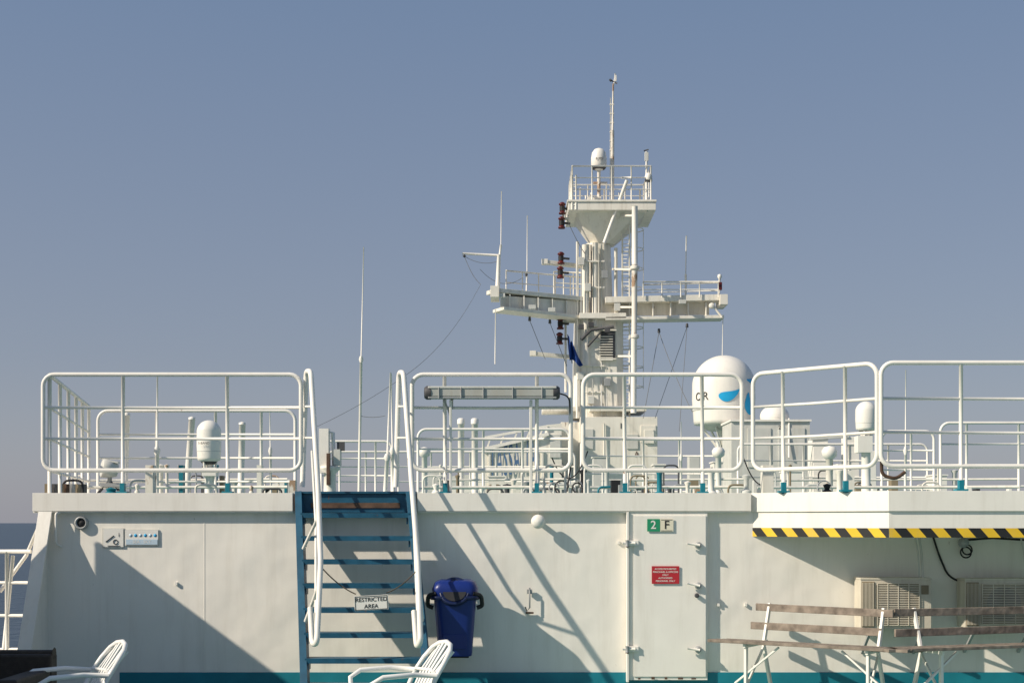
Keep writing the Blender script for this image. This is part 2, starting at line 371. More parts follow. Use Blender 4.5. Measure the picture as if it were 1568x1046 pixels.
s=plate('smoking_area_sign',157,808,190,838,LGREY,14.996); s.bx(xx(158.2,14.98),xx(188.8,14.98),14.980,14.987,zz(836.8,14.98),zz(809.2,14.98),SIGNW)
p=pt(170,825,14.976); s.text('i',p+Vector((.09,0,.05)),.07,DGREY); s.tube([p+Vector((-.06,0,-.03)),p+Vector((.03,0,.04))],.006,DGREY); s.tube(arc(p+Vector((.05,0,-.03)),(1,0,0),(0,0,1),.025,0,6,10),.005,DGREY); s.box(p+Vector((.03,0,-.075)),(.14,.002,.008),DGREY); s.done()
s=plate('notice_sign',191,810,243,835,LGREY,14.996); s.bx(xx(192,14.98),xx(242,14.98),14.981,14.987,zz(834,14.98),zz(811,14.98),SIGNW)
s.bx(xx(193,14.98),xx(241,14.98),14.977,14.9805,zz(833,14.98),zz(825,14.98),SIGNB)
for k in range(6): s.lathe(pt(200+k*7.5,819,14.98),[(0,.002),(.018,.002),(.018,0)],LBLUE if k%2 else SIGNB,12,YQ)
s.text('· SEA · SKY ·',pt(217,829,14.975),.05,SIGNW)
s.done()
s=B('porthole_light'); p=pt(126,800,15); s.lathe(p,[(.075,0),(.075,.05),(.055,.06),(.05,.03),(0,.02)],GREY,20,YQ); s.lathe(p,[(.05,.032),(.03,.045),(0,.05)],BLACK,20,YQ); s.done()
s=B('wall_lamp'); p=pt(824,798,14.85); s.lathe(p,[(0,.06),(.045,.055),(.075,.03),(.08,0),(.075,-.03),(.03,-.05),(.03,-.15)],WHITE,24,YQ); s.tube([p+Vector((0,.12,0)),p+Vector((0,.12,.22))],.012,WHITE); s.done()
s=B('wall_hook'); p=pt(811,905,14.96); s.tube([p+Vector((0,0,.04)),p+Vector((.0,-.03,0)),p+Vector((0,-.03,-.18)),p+Vector((-.03,-.03,-.22)),p+Vector((-.05,-.03,-.17))],.009,GREY); s.box(p,(.06,.03,.05),GREY); s.box(p+Vector((0,-.0,-.24)),(.09,.03,.02),RUSTY); s.done()
s=B('grab_handle'); p=pt(92,785,14.95); s.tube(bend([p,p+Vector((-.03,-.05,0)),p+Vector((-.03,-.05,-.35)),p+Vector((0,.04,-.38))]),.014,WHITE); s.done()
s=B('wall_fittings')
for px,py in((947,830),(1100,925),(1142,925),(668,862),(270,893)):
    p=pt(px,py,14.985); s.box(p,(.025,.03,.035),WHITE)
s.done()
# ---------------------------------------------------------------- bin
s=B('blue_waste_bin')
c=Vector((xx(697,14.55),14.6,0)); zt=zz(893,14.55); zb=zz(1003,14.55)
def rrect(w,d,z,r=.09,n=5,cx=0,cy=0):
    P=[]
    for sx,sy,a0 in((1,1,0),(-1,1,math.pi/2),(-1,-1,math.pi),(1,-1,1.5*math.pi)):
        for i in range(n+1):
            a=a0+math.pi/2*i/n; P.append((c.x+cx+sx*(w/2-r)+math.cos(a)*r,c.y+cy+sy*(d/2-r)+math.sin(a)*r,z))
    return P
def loft(rings,m):
    n=len(rings[0]); vs=[p for r in rings for p in r]; fs=[]
    for i in range(len(rings)-1):
        for k in range(n): l=(k+1)%n; fs.append((i*n+k,i*n+l,(i+1)*n+l,(i+1)*n+k))
    fs.append(tuple(range(n))[::-1]); fs.append(tuple(range((len(rings)-1)*n,len(rings)*n)))
    s.add(vs,fs,m,True)
H=zt-zb
loft([rrect(.36,.32,zb),rrect(.37,.33,zb+.02),rrect(.40,.36,zb+.3*H),rrect(.46,.42,zb+.8*H),rrect(.47,.43,zb+.8*H+.01)],BIN)
loft([rrect(.52,.48,zt-.17),rrect(.54,.5,zt-.16),rrect(.54,.5,zt-.13),rrect(.50,.46,zt-.125)],DARKB)
loft([rrect(.49,.44,zt-.13),rrect(.50,.45,zt-.05),rrect(.44,.40,zt+.02),rrect(.34,.3,zt+.045)],BIN)
tq=Vector((0,-1,.55)).to_track_quat('Z','Y')
s.lathe(c+Vector((0,-.195,zt-.075)),[(0,.012),(.14,.012),(.155,.02),(.17,.01),(.17,-.03)],DARKB,28,tq)
s.lathe(c+Vector((0,-.2,zt-.072)),[(0,.016),(.13,.016)],BLACK,28,tq)
for sx in(-1,1):
    s.tube(bend([c+Vector((sx*.2,-.2,zt-.1)),c+Vector((sx*.29,-.18,zt-.12)),c+Vector((sx*.30,-.1,zt-.24)),c+Vector((sx*.24,-.1,zt-.26))]),.024,BLACK)
s.box(c+Vector((0,-.175,zb+.17*H+.03)),(.26,.02,.16),BIN); s.box(c+Vector((0,.05,zb-.01)),(.3,.2,.03),BLACK)
s.beam(c+Vector((0,.2,zt-.3)),c+Vector((0,.39,zt-.3)),.3,.05,GREY); s.beam(c+Vector((0,.15,zb+.05)),c+Vector((0,.39,zb+.05)),.2,.04,GREY)
s.done(bevel=.006)
# ---------------------------------------------------------------- AC units + cables
for pa,pb,ta,tb in((1318,1426,887,962),(1478,1590,888,960)):
    s=B('air_conditioner_unit'); D=14.66; xa_,xb_=xx(pa,D),xx(pb,D); zt_,zb_=zz(ta,D),zz(tb,D); w=xb_-xa_; h=zt_-zb_
    s.bx(xa_,xb_,D,D+.27,zb_,zt_,BEIGE)
    s.bx(xa_-.005,xb_+.005,D-.006,D+.276,zt_+.001,zt_+.02,BEIGE)
    s.bx(xa_+.01,xa_+.15,D-.012,D-.002,zb_+.02,zt_-.02,TAN)
    for k in range(9): s.bx(xa_+.015+k*.015,xa_+.021+k*.015,D-.02,D-.012,zb_+.03,zt_-.03,BEIGE)
    gx0,gx1=xa_+.18,xb_-.14
    s.bx(gx0,gx1,D-.01,D-.001,zb_+.04,zt_-.04,TAN)
    s.lathe(((gx0+gx1)/2,D-.009,(zb_+zt_)/2),[(0,.004),(.19,.004)],DGREY,28,YQ)
    nb=24
    for k in range(nb+1):
        z=zb_+.04+(h-.08)*k/nb; s.bx(gx0,gx1,D-.024,D-.016,z-.005,z+.005,BEIGE)
    for k in range(5): x=gx0+(gx1-gx0)*k/4; s.bx(x-.005,x+.005,D-.029,D-.024,zb_+.04,zt_-.04,BEIGE)
    s.bx(xb_-.11,xb_-.03,D-.008,D-.001,zt_-.16,zt_-.06,TAN)
    for x in(xa_+.1,xb_-.1): s.beam((x,D-.03,zb_-.025),(x,15,zb_-.025),.04,.04,GREY); s.beam((x,D,zb_-.04),(x,14.99,zb_-.3),.03,.03,GREY)
    s.tube([(xb_-.06,D+.1,zt_),(xb_-.06,D+.15,1.5),(xb_-.1,14.9,1.95)],.014,LGREY)
    s.tube([(xb_-.1,D+.1,zt_),(xb_-.1,D+.15,1.5),(xb_-.16,14.9,1.95)],.01,LGREY)
    s.done(bevel=.003)
s=B('wall_cable')
s.tube(bend([pt(1426,812,14.97),pt(1438,850,14.97),pt(1452,882,14.97),pt(1478,893,14.9)],8),.012,BLACK)
s.tube(arc(pt(1481,841,14.93),(1,0,0),(0,.1,1),.055,0,6.28,18),.009,BLACK); s.tube(arc(pt(1479,845,14.91),(1,0,0),(0,.1,1),.06,0,6.28,18),.009,BLACK)
s.tube([pt(1470,827,14.96),pt(1520,823,14.96),pt(1600,828,14.96)],.012,BLACK); s.done()
s=B('deck_lamp_under_wing'); s.lathe(pt(1475,830,14.9),[(0,.06),(.05,.05),(.06,0)],GREY,16,YQ); s.done()
# ---------------------------------------------------------------- benches
def bench(bA,bB,sA,sB):
    s=B('wooden_bench'); bA,bB,sA,sB=map(Vector,(bA,bB,sA,sB)); Z=Vector((0,0,1))
    d=(bB-bA).normalized(); nrm=Vector((d.y,-d.x,0)); 
    if nrm.y>0: nrm=-nrm
    s.beam(bA+Z*.905,bB+Z*.9,.03,.08,WOOD); s.beam(bA+nrm*.06-d*.03+Z*.70,bB+nrm*.06-d*.1+Z*.705,.03,.08,WOOD)
    ds=(sB-sA).normalized(); 
    for k in range(4): o=-nrm*.105*k; s.beam(sA+o+ds*random.uniform(-.02,.02)+Z*(.57-.006*k),sB+o+Z*(.57-.006*k),.09,.032,WOOD)
    for t in (.10,.93):
        p=bA.lerp(bB,t); q=sA+ds*(((p-sA).dot(ds)))
        s.beam(p-nrm*.018+Z*.95,p+nrm*.12+Z*.50,.045,.03,RAILW,up=d)
        s.beam(p+nrm*.12+Z*.50,p-nrm*.05,.045,.03,RAILW,up=d)
        s.beam(q-nrm*.04+Z*.535,q-nrm*.04,.045,.03,RAILW,up=d)
        s.beam(q+Z*.53,p+nrm*.05+Z*.53,.045,.03,RAILW,up=d)
        s.beam(q-nrm*.05+Z*.1,p+nrm*.1+Z*.5,.03,.02,RAILW,up=d)
    a=sA.lerp(sB,.12)-nrm*.05; s.beam(a+ds*.5+Z*.53,a+Z*.12,.03,.02,RAILW); c_=sA.lerp(sB,.9)-nrm*.05; s.beam(c_-ds*.5+Z*.53,c_+Z*.12,.03,.02,RAILW)
    s.done(bevel=.004)
bench((xx(1158,14.8),14.8,0),(xx(1368,13.75),13.75,0),(xx(1088,14.35),14.35,0),(xx(1392,13.15),13.15,0))
bench((xx(1369,13.8),13.8,0),(6.35,14.55,0),(xx(1358,13.2),13.2,0),(6.6,14.1,0))
# ---------------------------------------------------------------- plastic chairs
def chair(loc,rot,tilt=0):
    s=B('plastic_chair'); R=Matrix.Translation(Vector(loc))@Matrix.Rotation(math.radians(rot),4,'Z')@Matrix.Rotation(math.radians(tilt),4,'X')
    T=lambda x,y,z: R@Vector((x,y,z))
    n=9
    for k in range(n):
        y=-.22+.44*k/(n-1); z=.43-.02*math.sin(math.pi*k/(n-1)); s.beam(T(-.22,y,z+.005),T(.22,y,z+.005),.045,.014,PLAST)
    up=R.to_3x3()@Vector((0,1,0))
    top=[T(-.23,.2,.42),T(-.25,.30,.62),T(-.235,.38,.74),T(-.20,.44,.82),T(-.12,.475,.865),T(0,.49,.88),T(.12,.475,.865),T(.20,.44,.82),T(.235,.38,.74),T(.25,.30,.62),T(.23,.2,.42)]
    s.tube(top,.020,PLAST,8)
    for k in range(6):
        x=-.16+.064*k; zt=.875-.9*x*x*2; s.beam(T(x*.75,.22,.44),T(x,.34,.66),.038,.012,PLAST,up=up); s.beam(T(x,.34,.66),T(x*1.15,.475,zt-.01),.038,.012,PLAST,up=up)
    s.tube([T(-.24,.31,.65),T(0,.35,.66),T(.24,.31,.65)],.014,PLAST)
    for sx in(-1,1):
        s.tube([T(sx*.25,.30,.64),T(sx*.29,.1,.66),T(sx*.29,-.15,.65),T(sx*.27,-.24,.6),T(sx*.24,-.24,.43),T(sx*.27,-.28,0)],.020,PLAST,8)
        s.tube([T(sx*.22,.2,.43),T(sx*.25,.30,0)],.022,PLAST,8)
    s.done()
chair((xx(186,10.5)-.48,10.5,0),-58)
chair((xx(684,10.5)-.46,10.55,0),-66)
s=B('wicker_sofa'); D=10.8; x=xx(78,D); z=zz(1001,D)
s.bx(x-2.0,x,D,D+.16,.05,z,WICK); s.bx(x-.16,x-.001,D-.75,D-.001,.05,z-.12,WICK); s.bx(x-2,x-.165,D-.75,D-.004,.05,.4,WICK); s.bx(x-1.95,x-.18,D-.74,D-.02,.403,.5,DGREY)
s.tube([(x-2,D+.08,z),(x,D+.08,z)],.03,WICK); s.done(bevel=.02)
# ================================================================= MAST (about 35 m away)
s=B('ship_mast'); D=35
def mp(px,py,dD=0): return pt(px,py,D+dD)
def mbox(a,t,b,u,m=MASTW,d0=-.5,d1=.5):
    s.bx(xx(a,D),xx(b,D),D+d0,D+d1,zz(u,D),zz(t,D),m)
def trunk(l0,r0,y0,l1,r1,y1,d0,d1,m=MASTW,off=0):
    def ring(l,r,y,dd):
        x0_,x1_=xx(l,D),xx(r,D); z=zz(y,D); c_=min(.18,(x1_-x0_)*.28)
        return [(x0_+c_,D+off-dd,z),(x1_-c_,D+off-dd,z),(x1_,D+off-dd+c_,z),(x1_,D+off+dd-c_,z),(x1_-c_,D+off+dd,z),(x0_+c_,D+off+dd,z),(x0_,D+off+dd-c_,z),(x0_,D+off-dd+c_,z)]
    vs=ring(l0,r0,y0,d0)+ring(l1,r1,y1,d1)
    s.add(vs,[tuple(range(8))[::-1],tuple(range(8,16))]+[(i,(i+1)%8,8+(i+1)%8,8+i) for i in range(8)],m)
mbox(886,642,1001,800,d0=-.9,d1=.9); mbox(900,626,985,633,d0=-.85,d1=.8)
mbox(830,625,905,632,d0=-.6,d1=.6); mbox(858,648,890,800,d0=-.5,d1=.7)
trunk(876,953,642,880,951,488,.62,.58)
trunk(895,938,488,896,934,375,.4,.34)
s.tube([mp(897,560,-.62),mp(897,375,-.5)],.10,MASTW,14); s.tube([mp(911,500,-.6),mp(911,372,-.5)],.08,MASTW,12); s.tube([mp(884,640,-.66),mp(884,370,-.5)],.035,MASTW)
s.tube([mp(943,640,-.6),mp(943,380,-.3)],.045,MASTW)
for y in(400,440,520,560,600): s.box(mp(911,y,-.62),(.5,.06,.04),MASTW)
s.tube([mp(905,375,-.6),mp(905,480,-.68)],.02,DGREY,6); s.tube([mp(921,372,-.45),mp(921,640,-.7)],.02,LGREY,6)
for px,y0_,y1_ in((890,380,486),(917,380,486),(929,560,640),(908,560,636),(899,570,638)): s.tube([mp(px,y0_,-.66),mp(px,y1_,-.72)],.014,random.choice((LGREY,DGREY,MASTW)),5)
for px,y in((890,400),(926,420),(900,440),(889,575),(930,585),(945,470),(905,612)): s.box(mp(px,y,-.68),(.16,.12,.2),random.choice((MASTW,LGREY,GREY)))
trunk(905,940,376,880,986,334,.35,.8)
mbox(868,323,998,335,d0=-1.0,d1=1.0); mbox(866,320,999,323,d0=-1.03,d1=1.03)
mbox(917,512,939,553,DGREY,-.66,-.60)
for k in range(10): y=515+k*4; s.box(mp(928,y,-.68),(.36,.04,.022),MASTW)
mbox(915,510,941,512,MASTW,-.7,-.6); mbox(915,553,941,555,MASTW,-.7,-.6)
def arm(pL,pR,zTL,zBL,zTR,zBR,DL,DR,w_):
    a0=[pt(pL,zTL,DL-w_),pt(pL,zBL,DL-w_),pt(pL,zBL,DL+w_),pt(pL,zTL,DL+w_)]; a1=[pt(pR,zTR,DR-w_),pt(pR,zBR,DR-w_),pt(pR,zBR,DR+w_),pt(pR,zTR,DR+w_)]
    s.add(a0+a1,[(0,1,2,3),(7,6,5,4),(0,4,5,1),(1,5,6,2),(2,6,7,3),(3,7,4,0)],MASTW)
arm(766,903,452,470,462,484,33.6,34.8,.2)
s.beam(pt(752,446,33.5),pt(903,461,34.8),.55,.10,MASTW); s.beam(pt(763,474,33.5),pt(903,490,34.8),.6,.08,MASTW)
s.box(pt(758,450,33.5),(.22,.8,.28),MASTW)
for k in range(6):
    t=(k+.5)/6; s.box(pt(770+130*t,461+13*t,33.3+1.25*t),(.03,.12,.36),MASTW)
arm(926,1086,464,484,462,482,34.8,34.8,.2)
s.beam(pt(926,461,34.5),pt(1110,457,34.5),.5,.15,MASTW); s.beam(pt(926,490,34.5),pt(1106,487,34.5),.6,.08,MASTW)
s.box(pt(1105,462,34.5),(.2,.8,.26),MASTW); 
for k in range(6): s.box(pt(945+27*k,474,34.5),(.03,.3,.34),MASTW)
s.tube([pt(1090,465,34.1),pt(1105,485,34.1)],.03,MASTW); s.lathe(pt(1090,468,34.1),[(0,.06),(.06,.05),(.08,0),(.06,-.05)],MASTW,14,YQ)
mbox(885,486,955,494,MASTW,-.8,.8)
s.tube([mp(890,520,-.7),mp(905,505,-.8),mp(940,500,-.8)],.04,DGREY); s.tube([mp(900,530,-.7),mp(920,508,-.8)],.03,DGREY)
for px,y in((890,500),(905,497),(930,505)): s.box(mp(px,y,-.8),(.14,.1,.12),DGREY)
for y,x0_ in((401,831),(541,813)):
    s.beam(mp(x0_,y,-.3),mp(893,y+7,-.1),.2,.09,MASTW); s.box(mp(x0_+3,y,-.3),(.16,.2,.13),MASTW)
s.tube([mp(862,312,-.3),mp(862,345,-.3)],.03,MASTW); s.beam(mp(858,335,-.3),mp(872,335,-.3),.08,.06,MASTW)
s.tube([mp(849,420,-.3),mp(849,455,-.3)],.03,MASTW); s.beam(mp(858,493,-.3),mp(880,493,-.3),.05,.05,MASTW)
s.tube([mp(866,490,-.3),mp(866,600,-.3)],.03,MASTW)
s.tube([mp(972,316,-1.3),mp(972,405,-1.3)],.075,WHITE,12); s.tube([mp(972,405,-1.3),mp(971,515,-1.3)],.07,RUSTPOLE,12); s.tube([mp(971,515,-1.3),mp(970,632,-1.3)],.075,WHITE,12)
s.lathe(mp(972,410,-1.3),[(.08,-.05),(.12,-.04),(.12,.04),(.08,.05)],RUSTPOLE,12); s.lathe(mp(972,515,-1.3),[(.08,-.05),(.11,-.04),(.11,.04),(.08,.05)],RUSTPOLE,12)
for y in(412,470,545,330): s.beam(mp(938,y,-.4),mp(972,y,-1.25),.04,.05,MASTW)
for px,dd in((953,-.35),(964,-.55)): s.tube([mp(px,345,dd),mp(px,640,dd)],.024,MASTW,6)
for k in range(50):
    y=350+k*5.8; s.tube([mp(953,y,-.35),mp(964,y,-.55)],.010,MASTW,5)
for k in range(9):
    y=352+k*30; c_=mp(966,y,-.1); s.tube(arc(c_,(1,0,0),(0,1,0),.33,-2.3,2.3,12),.014,MASTW,5)
for a in(-1.6,0,1.6): 
    o=Vector((math.cos(a)*.33,math.sin(a)*.33,0)); s.tube([mp(966,352,-.1)+o,mp(966,595,-.1)+o],.011,MASTW,5)
def ring_rail(x0_,x1_,y0,y1,zb_,zt_,n,m=MASTW,mids=2,r=.022):
    cs=[Vector((x0_,y0,0)),Vector((x1_,y0,0)),Vector((x1_,y1,0)),Vector((x0_,y1,0))]
    for k in range(mids+1):
        z=zt_-(zt_-zb_)*k/(mids+1); s.tube([c_+Vector((0,0,z)) for c_ in cs]+[cs[0]+Vector((0,0,z))],r if k==0 else r*.7,m,6)
    for i in range(4):
        a_,b_=cs[i],cs[(i+1)%4]
        for j in range(n): p=a_.lerp(b_,j/n); s.tube([p+Vector((0,0,zb_)),p+Vector((0,0,zt_))],r*.9,m,6)
ring_rail(xx(874,D),xx(991,D),D-.95,D+.95,zz(321,D),zz(269,D),4)
for k in range(7): y=272+7*k; s.tube([mp(876,y,-1),mp(882,y,-1)],.016,MASTW,5)
for p_ in(876,882): s.tube([mp(p_,268,-1),mp(p_,321,-1)],.022,MASTW,6)
def line_rail(a,b,h,n):
    a=Vector(a);b=Vector(b);Z=Vector((0,0,1))
    for k,r in((1,.022),(.5,.015)): s.tube([a+Z*h*k,b+Z*h*k],r,MASTW,6)
    for i in range(n+1): p=a.lerp(b,i/n); s.tube([p,p+Z*h],.018,MASTW,6)
line_rail(pt(985,455,34.2),pt(1100,455,34.2),.4,4); line_rail(pt(985,460,35.1),pt(1100,457,35.1),.42,4)
line_rail(pt(775,450,33.9),pt(897,460,35.0),.6,5); line_rail(mp(848,450,.5),mp(893,452,.5),.6,3)
s.tube([mp(849,430,0),mp(849,470,0)],.035,MASTW)
s.tube([mp(938,325,-.2),mp(938,200,-.2)],.045,RUSTPOLE,8); s.tube([mp(938,200,-.2),mp(939,128,-.2)],.030,RUSTPOLE,8,r2=.02)
s.tube([mp(934,325,-.2),mp(935,150,-.2)],.012,MASTW,5)
for k in range(12): y=160+14*k; s.box(mp(937,y,-.2),(.12,.04,.03),MASTW)
s.tube([mp(933,122,-.2),mp(945,128,-.2)],.02,DGREY,6); s.tube([mp(940,130,-.2),mp(942,113,-.2)],.018,WHITE,6); s.lathe(mp(935,123,-.2),[(0,.05),(.04,0),(0,-.05)],DGREY,8); s.box(mp(943,120,-.2),(.04,.03,.16),WHITE)
s.tube([mp(917,325,-.4),mp(917,255,-.4)],.045,RUSTPOLE,8); s.lathe(mp(917,256,-.4),[(.05,-.1),(.16,-.03),(.19,0),(.205,.02),(.205,.24),(.18,.38),(.12,.46),(.05,.49),(0,.495)],DOME,20)
s.lathe(mp(917,258,-.4),[(0,-.04),(.16,-.02),(.19,.02)],DGREY,20); s.text('a·mi',mp(918,242,-.62),.12,DGREY)
s.tube([mp(960,276,-1.0),mp(925,372,-.8)],.045,WHITE,8); s.tube([mp(952,272,-1.0),mp(966,272,-1.0)],.03,WHITE,6)
s.tube([mp(990,325,-.9),mp(990,232,-.9)],.028,WHITE,8); s.lathe(mp(993,271,-.9),[(0,-.1),(.08,-.08),(.1,0),(.07,.09),(0,.11)],WHITE,12); s.box(mp(993,276,-.9),(.18,.1,.08),DGREY); s.box(mp(990,240,-.9),(.1,.05,.22),LGREY); s.tube([mp(986,231,-.9),mp(993,229,-.9)],.02,DGREY,5)
for px,h in((888,288),(897,300),(905,296),(948,296),(955,305),(980,290),(925,290)): s.tube([mp(px,325,random.uniform(-.6,.6)),mp(px,h,random.uniform(-.6,.6))],.025,random.choice((MASTW,GREY,WHITE)),6)
s.box(mp(910,312,-.5),(.35,.3,.3),MASTW); s.box(mp(950,315,-.3),(.3,.3,.25),LGREY)
s.box(mp(908,318,-.8),(.3,.1,.15),LGREY); s.beam(mp(908,280,-.3),mp(930,280,-.3),.06,.05,RUSTPOLE)
s.tube([pt(762,440,33.5),pt(764,390,33.5)],.06,WHITE,10,r2=.045); s.tube([pt(708,388,33.5),pt(766,391,33.5)],.03,WHITE,8); s.tube([pt(767,378,33.5),pt(768,293,33.5)],.014,WHITE,6); s.tube([pt(765,392,33.5),pt(767,375,33.5)],.03,WHITE,6)
s.lathe(pt(711,392,33.5),[(0,-.04),(.05,0),(0,.04)],DGREY,8)
s.tube([pt(806,450,34.4),pt(807,415,34.4)],.022,WHITE,6); s.tube([pt(807,415,34.4),pt(807.5,330,34.4)],.014,WHITE,6); s.lathe(pt(806,420,34.4),[(.02,-.06),(.04,0),(.02,.06)],DGREY,8)
s.tube([pt(1050,458,34.4),pt(1050,420,34.4)],.03,WHITE,6); s.tube([pt(1050,420,34.4),pt(1051,361,34.4)],.018,WHITE,6); 
s.tube([pt(1101,455,34.3),pt(1102,424,34.3)],.03,WHITE,6); s.lathe(pt(1102,424,34.3),[(.03,-.05),(.06,0),(.05,.06),(0,.08)],WHITE,10); s.box(pt(1103,438,34.3),(.08,.08,.2),REDD)
s.tube([pt(759,474,33.5),pt(758,557,33.5)],.016,WHITE,6); s.tube([pt(1107,487,34.3),pt(1106,546,34.3)],.012,WHITE,6)
for px,py in((768,452),(815,470),(845,474),(1045,462)): s.box(pt(px,py,33.2 if px<900 else 34.0),(.18,.1,.1),LGREY)
for px,py in((811,488),(842,492),(1009,506),(1052,498)): s.lathe(pt(px,py,34.2),[(0,-.06),(.04,-.05),(.03,.05),(0,.06)],DGREY,8)
for a,b,c_,d in((893,660,905,690),(976,655,999,680),(890,700,910,725),(955,668,972,690)): mbox(a,b,c_,d,LGREY if a%2 else MASTW,-.93,-.9)
s.text('1',mp(951,652,-.91),.2,DGREY); s.text('A',mp(975,695,-.92),.18,RUSTY); s.tube([mp(925,648,-.95),mp(925,720,-.95)],.025,MASTW); s.box(mp(994,668,-.93),(.25,.05,.35),MASTW)
s.done(bevel=.008)
for px,py in((861,319),(860,341),(859,395),(858,417),(858,495),(857,518)):
    s=B('navigation_lantern'); c_=pt(px,py,34.6)
    s.lathe(c_,[(0,-.15),(.09,-.15),(.09,-.11),(.065,-.10),(.065,.08),(.09,.09),(.09,.12),(.04,.16),(0,.16)],REDD,14); s.lathe(c_,[(.07,-.07),(.073,.05)],BLACK,14); s.beam(c_,c_+Vector((.22,.1,0)),.05,.05,DGREY); s.done()
s=B('mast_rigging')
for a,b,d,r in((pt(736,435,33.4),pt(620,575,24),.25,.0045),(pt(711,392,33.5),pt(736,435,33.4),.1,.007),(pt(735,412,33.5),pt(800,425,34),.25,.006),(pt(811,490,34),pt(835,550,34.4),0,.008),(pt(842,494,34),pt(868,560,34.4),0,.008),(pt(1009,508,34.3),pt(1060,630,32),.1,.008),(pt(1009,508,34.3),pt(985,640,33),0,.008),(pt(1052,500,34.3),pt(1040,660,33),0,.007),(pt(1052,500,34.3),pt(1003,640,34),0,.007),(pt(620,575,24),pt(480,655,22),.05,.004),(pt(550,636,25),pt(590,636,25),.03,.005),(mp(868,335,-.9),mp(905,400,-.5),.1,.008),(pt(711,392,33.5),pt(762,400,33.5),.1,.006)):
    s.tube(sag(a,b,d),r,WIRE,5)
s.done()
s=B('signal_flag'); o=pt(869,516,34.1); 
nx,nz=8,10; vs=[];fs=[]
for j in range(nz+1):
    for i in range(nx+1):
        u=i/nx;v=j/nz; vs.append(o+Vector((u*.28*(.35+.9*v)+.05*v,.11*math.sin(u*11+v*5),-v*.62-.14*u*u+.06*math.sin(u*7))))
for j in range(nz):
    for i in range(nx): k=j*(nx+1)+i; fs.append((k,k+1,k+nx+2,k+nx+1))
s.add(vs,fs,FLAG,True); s.tube([pt(869,512,34.1),pt(876,556,34.1)],.012,DGREY,5); s.done()
# ---------------------------------------------------------------- forward structures
s=B('funnel_casing_with_name'); D=33
def q(px,py): return (xx(px,D),zz(py,D))
s.xprism([q(737,800),q(737,692),q(760,680),q(838,664),q(838,650),q(860,648),q(860,800)],D,D+2.5,MASTW)
s.xprism([q(690,800),q(690,728),q(737,724),q(737,800)],D+.2,D+2,LGREY)
s.beam(pt(737,688,D-.05),pt(840,664,D-.05),.12,.08,WHITE); s.beam(pt(740,670,D-.05),pt(838,652,D-.05),.06,.06,WHITE)
for k in range(5): s.beam(pt(745+20*k,688-4.5*k,D-.05),pt(752+20*k,667-3.4*k,D-.05),.04,.04,MASTW)
s.text('TASSALIA',pt(785,704,D-.06),1.15,MBLUE,xd=(1,0,.17),sx=.22,bold=.004,sp=1.1)
for px in(748,818,829): s.bx(xx(px,D),xx(px+3,D),D-.05,D,zz(790,D),zz(690,D),MASTW)
s.bx(xx(842,D),xx(858,D),D-.03,D,zz(700,D),zz(665,D),LGREY)
s.done(bevel=.006)
for px,py in((706,642),(727,642)):
    s=B('vent_pipe'); s.tube([pt(px,790,29),pt(px,py,29)],.07,WHITE,12); s.lathe(pt(px,py,29),[(.085,-.1),(.085,.0),(.05,.03),(0,.035)],WHITE,12); s.done()
s=B('fluorescent_light_fixture'); D=14.93
s.beam(pt(660,601,D),pt(848,601,D),.13,.09,GLASS); s.beam(pt(656,593.5,D),pt(852,593.5,D),.15,.025,LGREY); s.beam(pt(656,609,D),pt(852,609,D),.13,.02,GREY)
for px in(656,851): s.lathe(pt(px,601,D),[(0,.05),(.06,.045),(.078,.02),(.078,-.03)],DGREY,16,Vector((-1 if px<700 else 1,0,0)).to_track_quat('Z','Y'))
for px in(672,706,740,785,830): s.box(pt(px,601,D-.075),(.012,.02,.13),GREY)
s.tube([pt(692,611,D+.05),pt(692,625,D+.1)],.015,GREY); s.tube(bend([pt(680,612,D+.05),pt(690,635,D+.1),pt(690,755,D+.15)]),.010,GREY); s.beam(pt(813,612,D),pt(813,755,D+.1),.035,.02,RAILW); s.beam(pt(690,612,D),pt(690,755,D+.1),.03,.02,RAILW); s.tube(bend([pt(852,601,D),pt(872,606,D+.1),pt(876,700,D+.15),pt(868,752,D+.15)]),.009,BLACK)
s.done(bevel=.006)
# ---------------------------------------------------------------- radomes
def dome_prof(r,h):
    P=[(r*.70,-.02),(r*.93,0),(r*.95,h*.05),(r,h*.35)]
    hc=h-r
    for k in range(1,13):
        a=math.pi/2*k/12; P.append((r*math.cos(a),max(hc,h*.35)+ (h-max(hc,h*.35))*math.sin(a)))
    return P
def rad_at(prof,z):
    for (r0,z0_),(r1,z1_) in zip(prof,prof[1:]):
        if z0_<=z<=z1_: return r0+(r1-r0)*(z-z0_)/(z1_-z0_+1e-9)
    return prof[-1][0]
s=B('satellite_radome'); D=32; c_=pt(1108,650,D); r=48/F*D; h=106/F*D; pf=dome_prof(r,h); s.lathe(c_,pf,DOME,48)
s.lathe(c_,[(r*.955,h*.19),(r*.985,h*.195),(r*.99,h*.215),(r*.975,h*.22)],LGREY,48)
s.lathe(c_,[(0,-.14),(r*.5,-.14),(r*.72,-.03),(r*.75,-.01)],LGREY,32)
def wrap(ang0,z0_):
    def f(x,y):
        z=z0_+y; a=ang0+x/r; rr=rad_at(pf,z)+.012; return c_+Vector((rr*math.sin(a),-rr*math.cos(a),z))
    return f
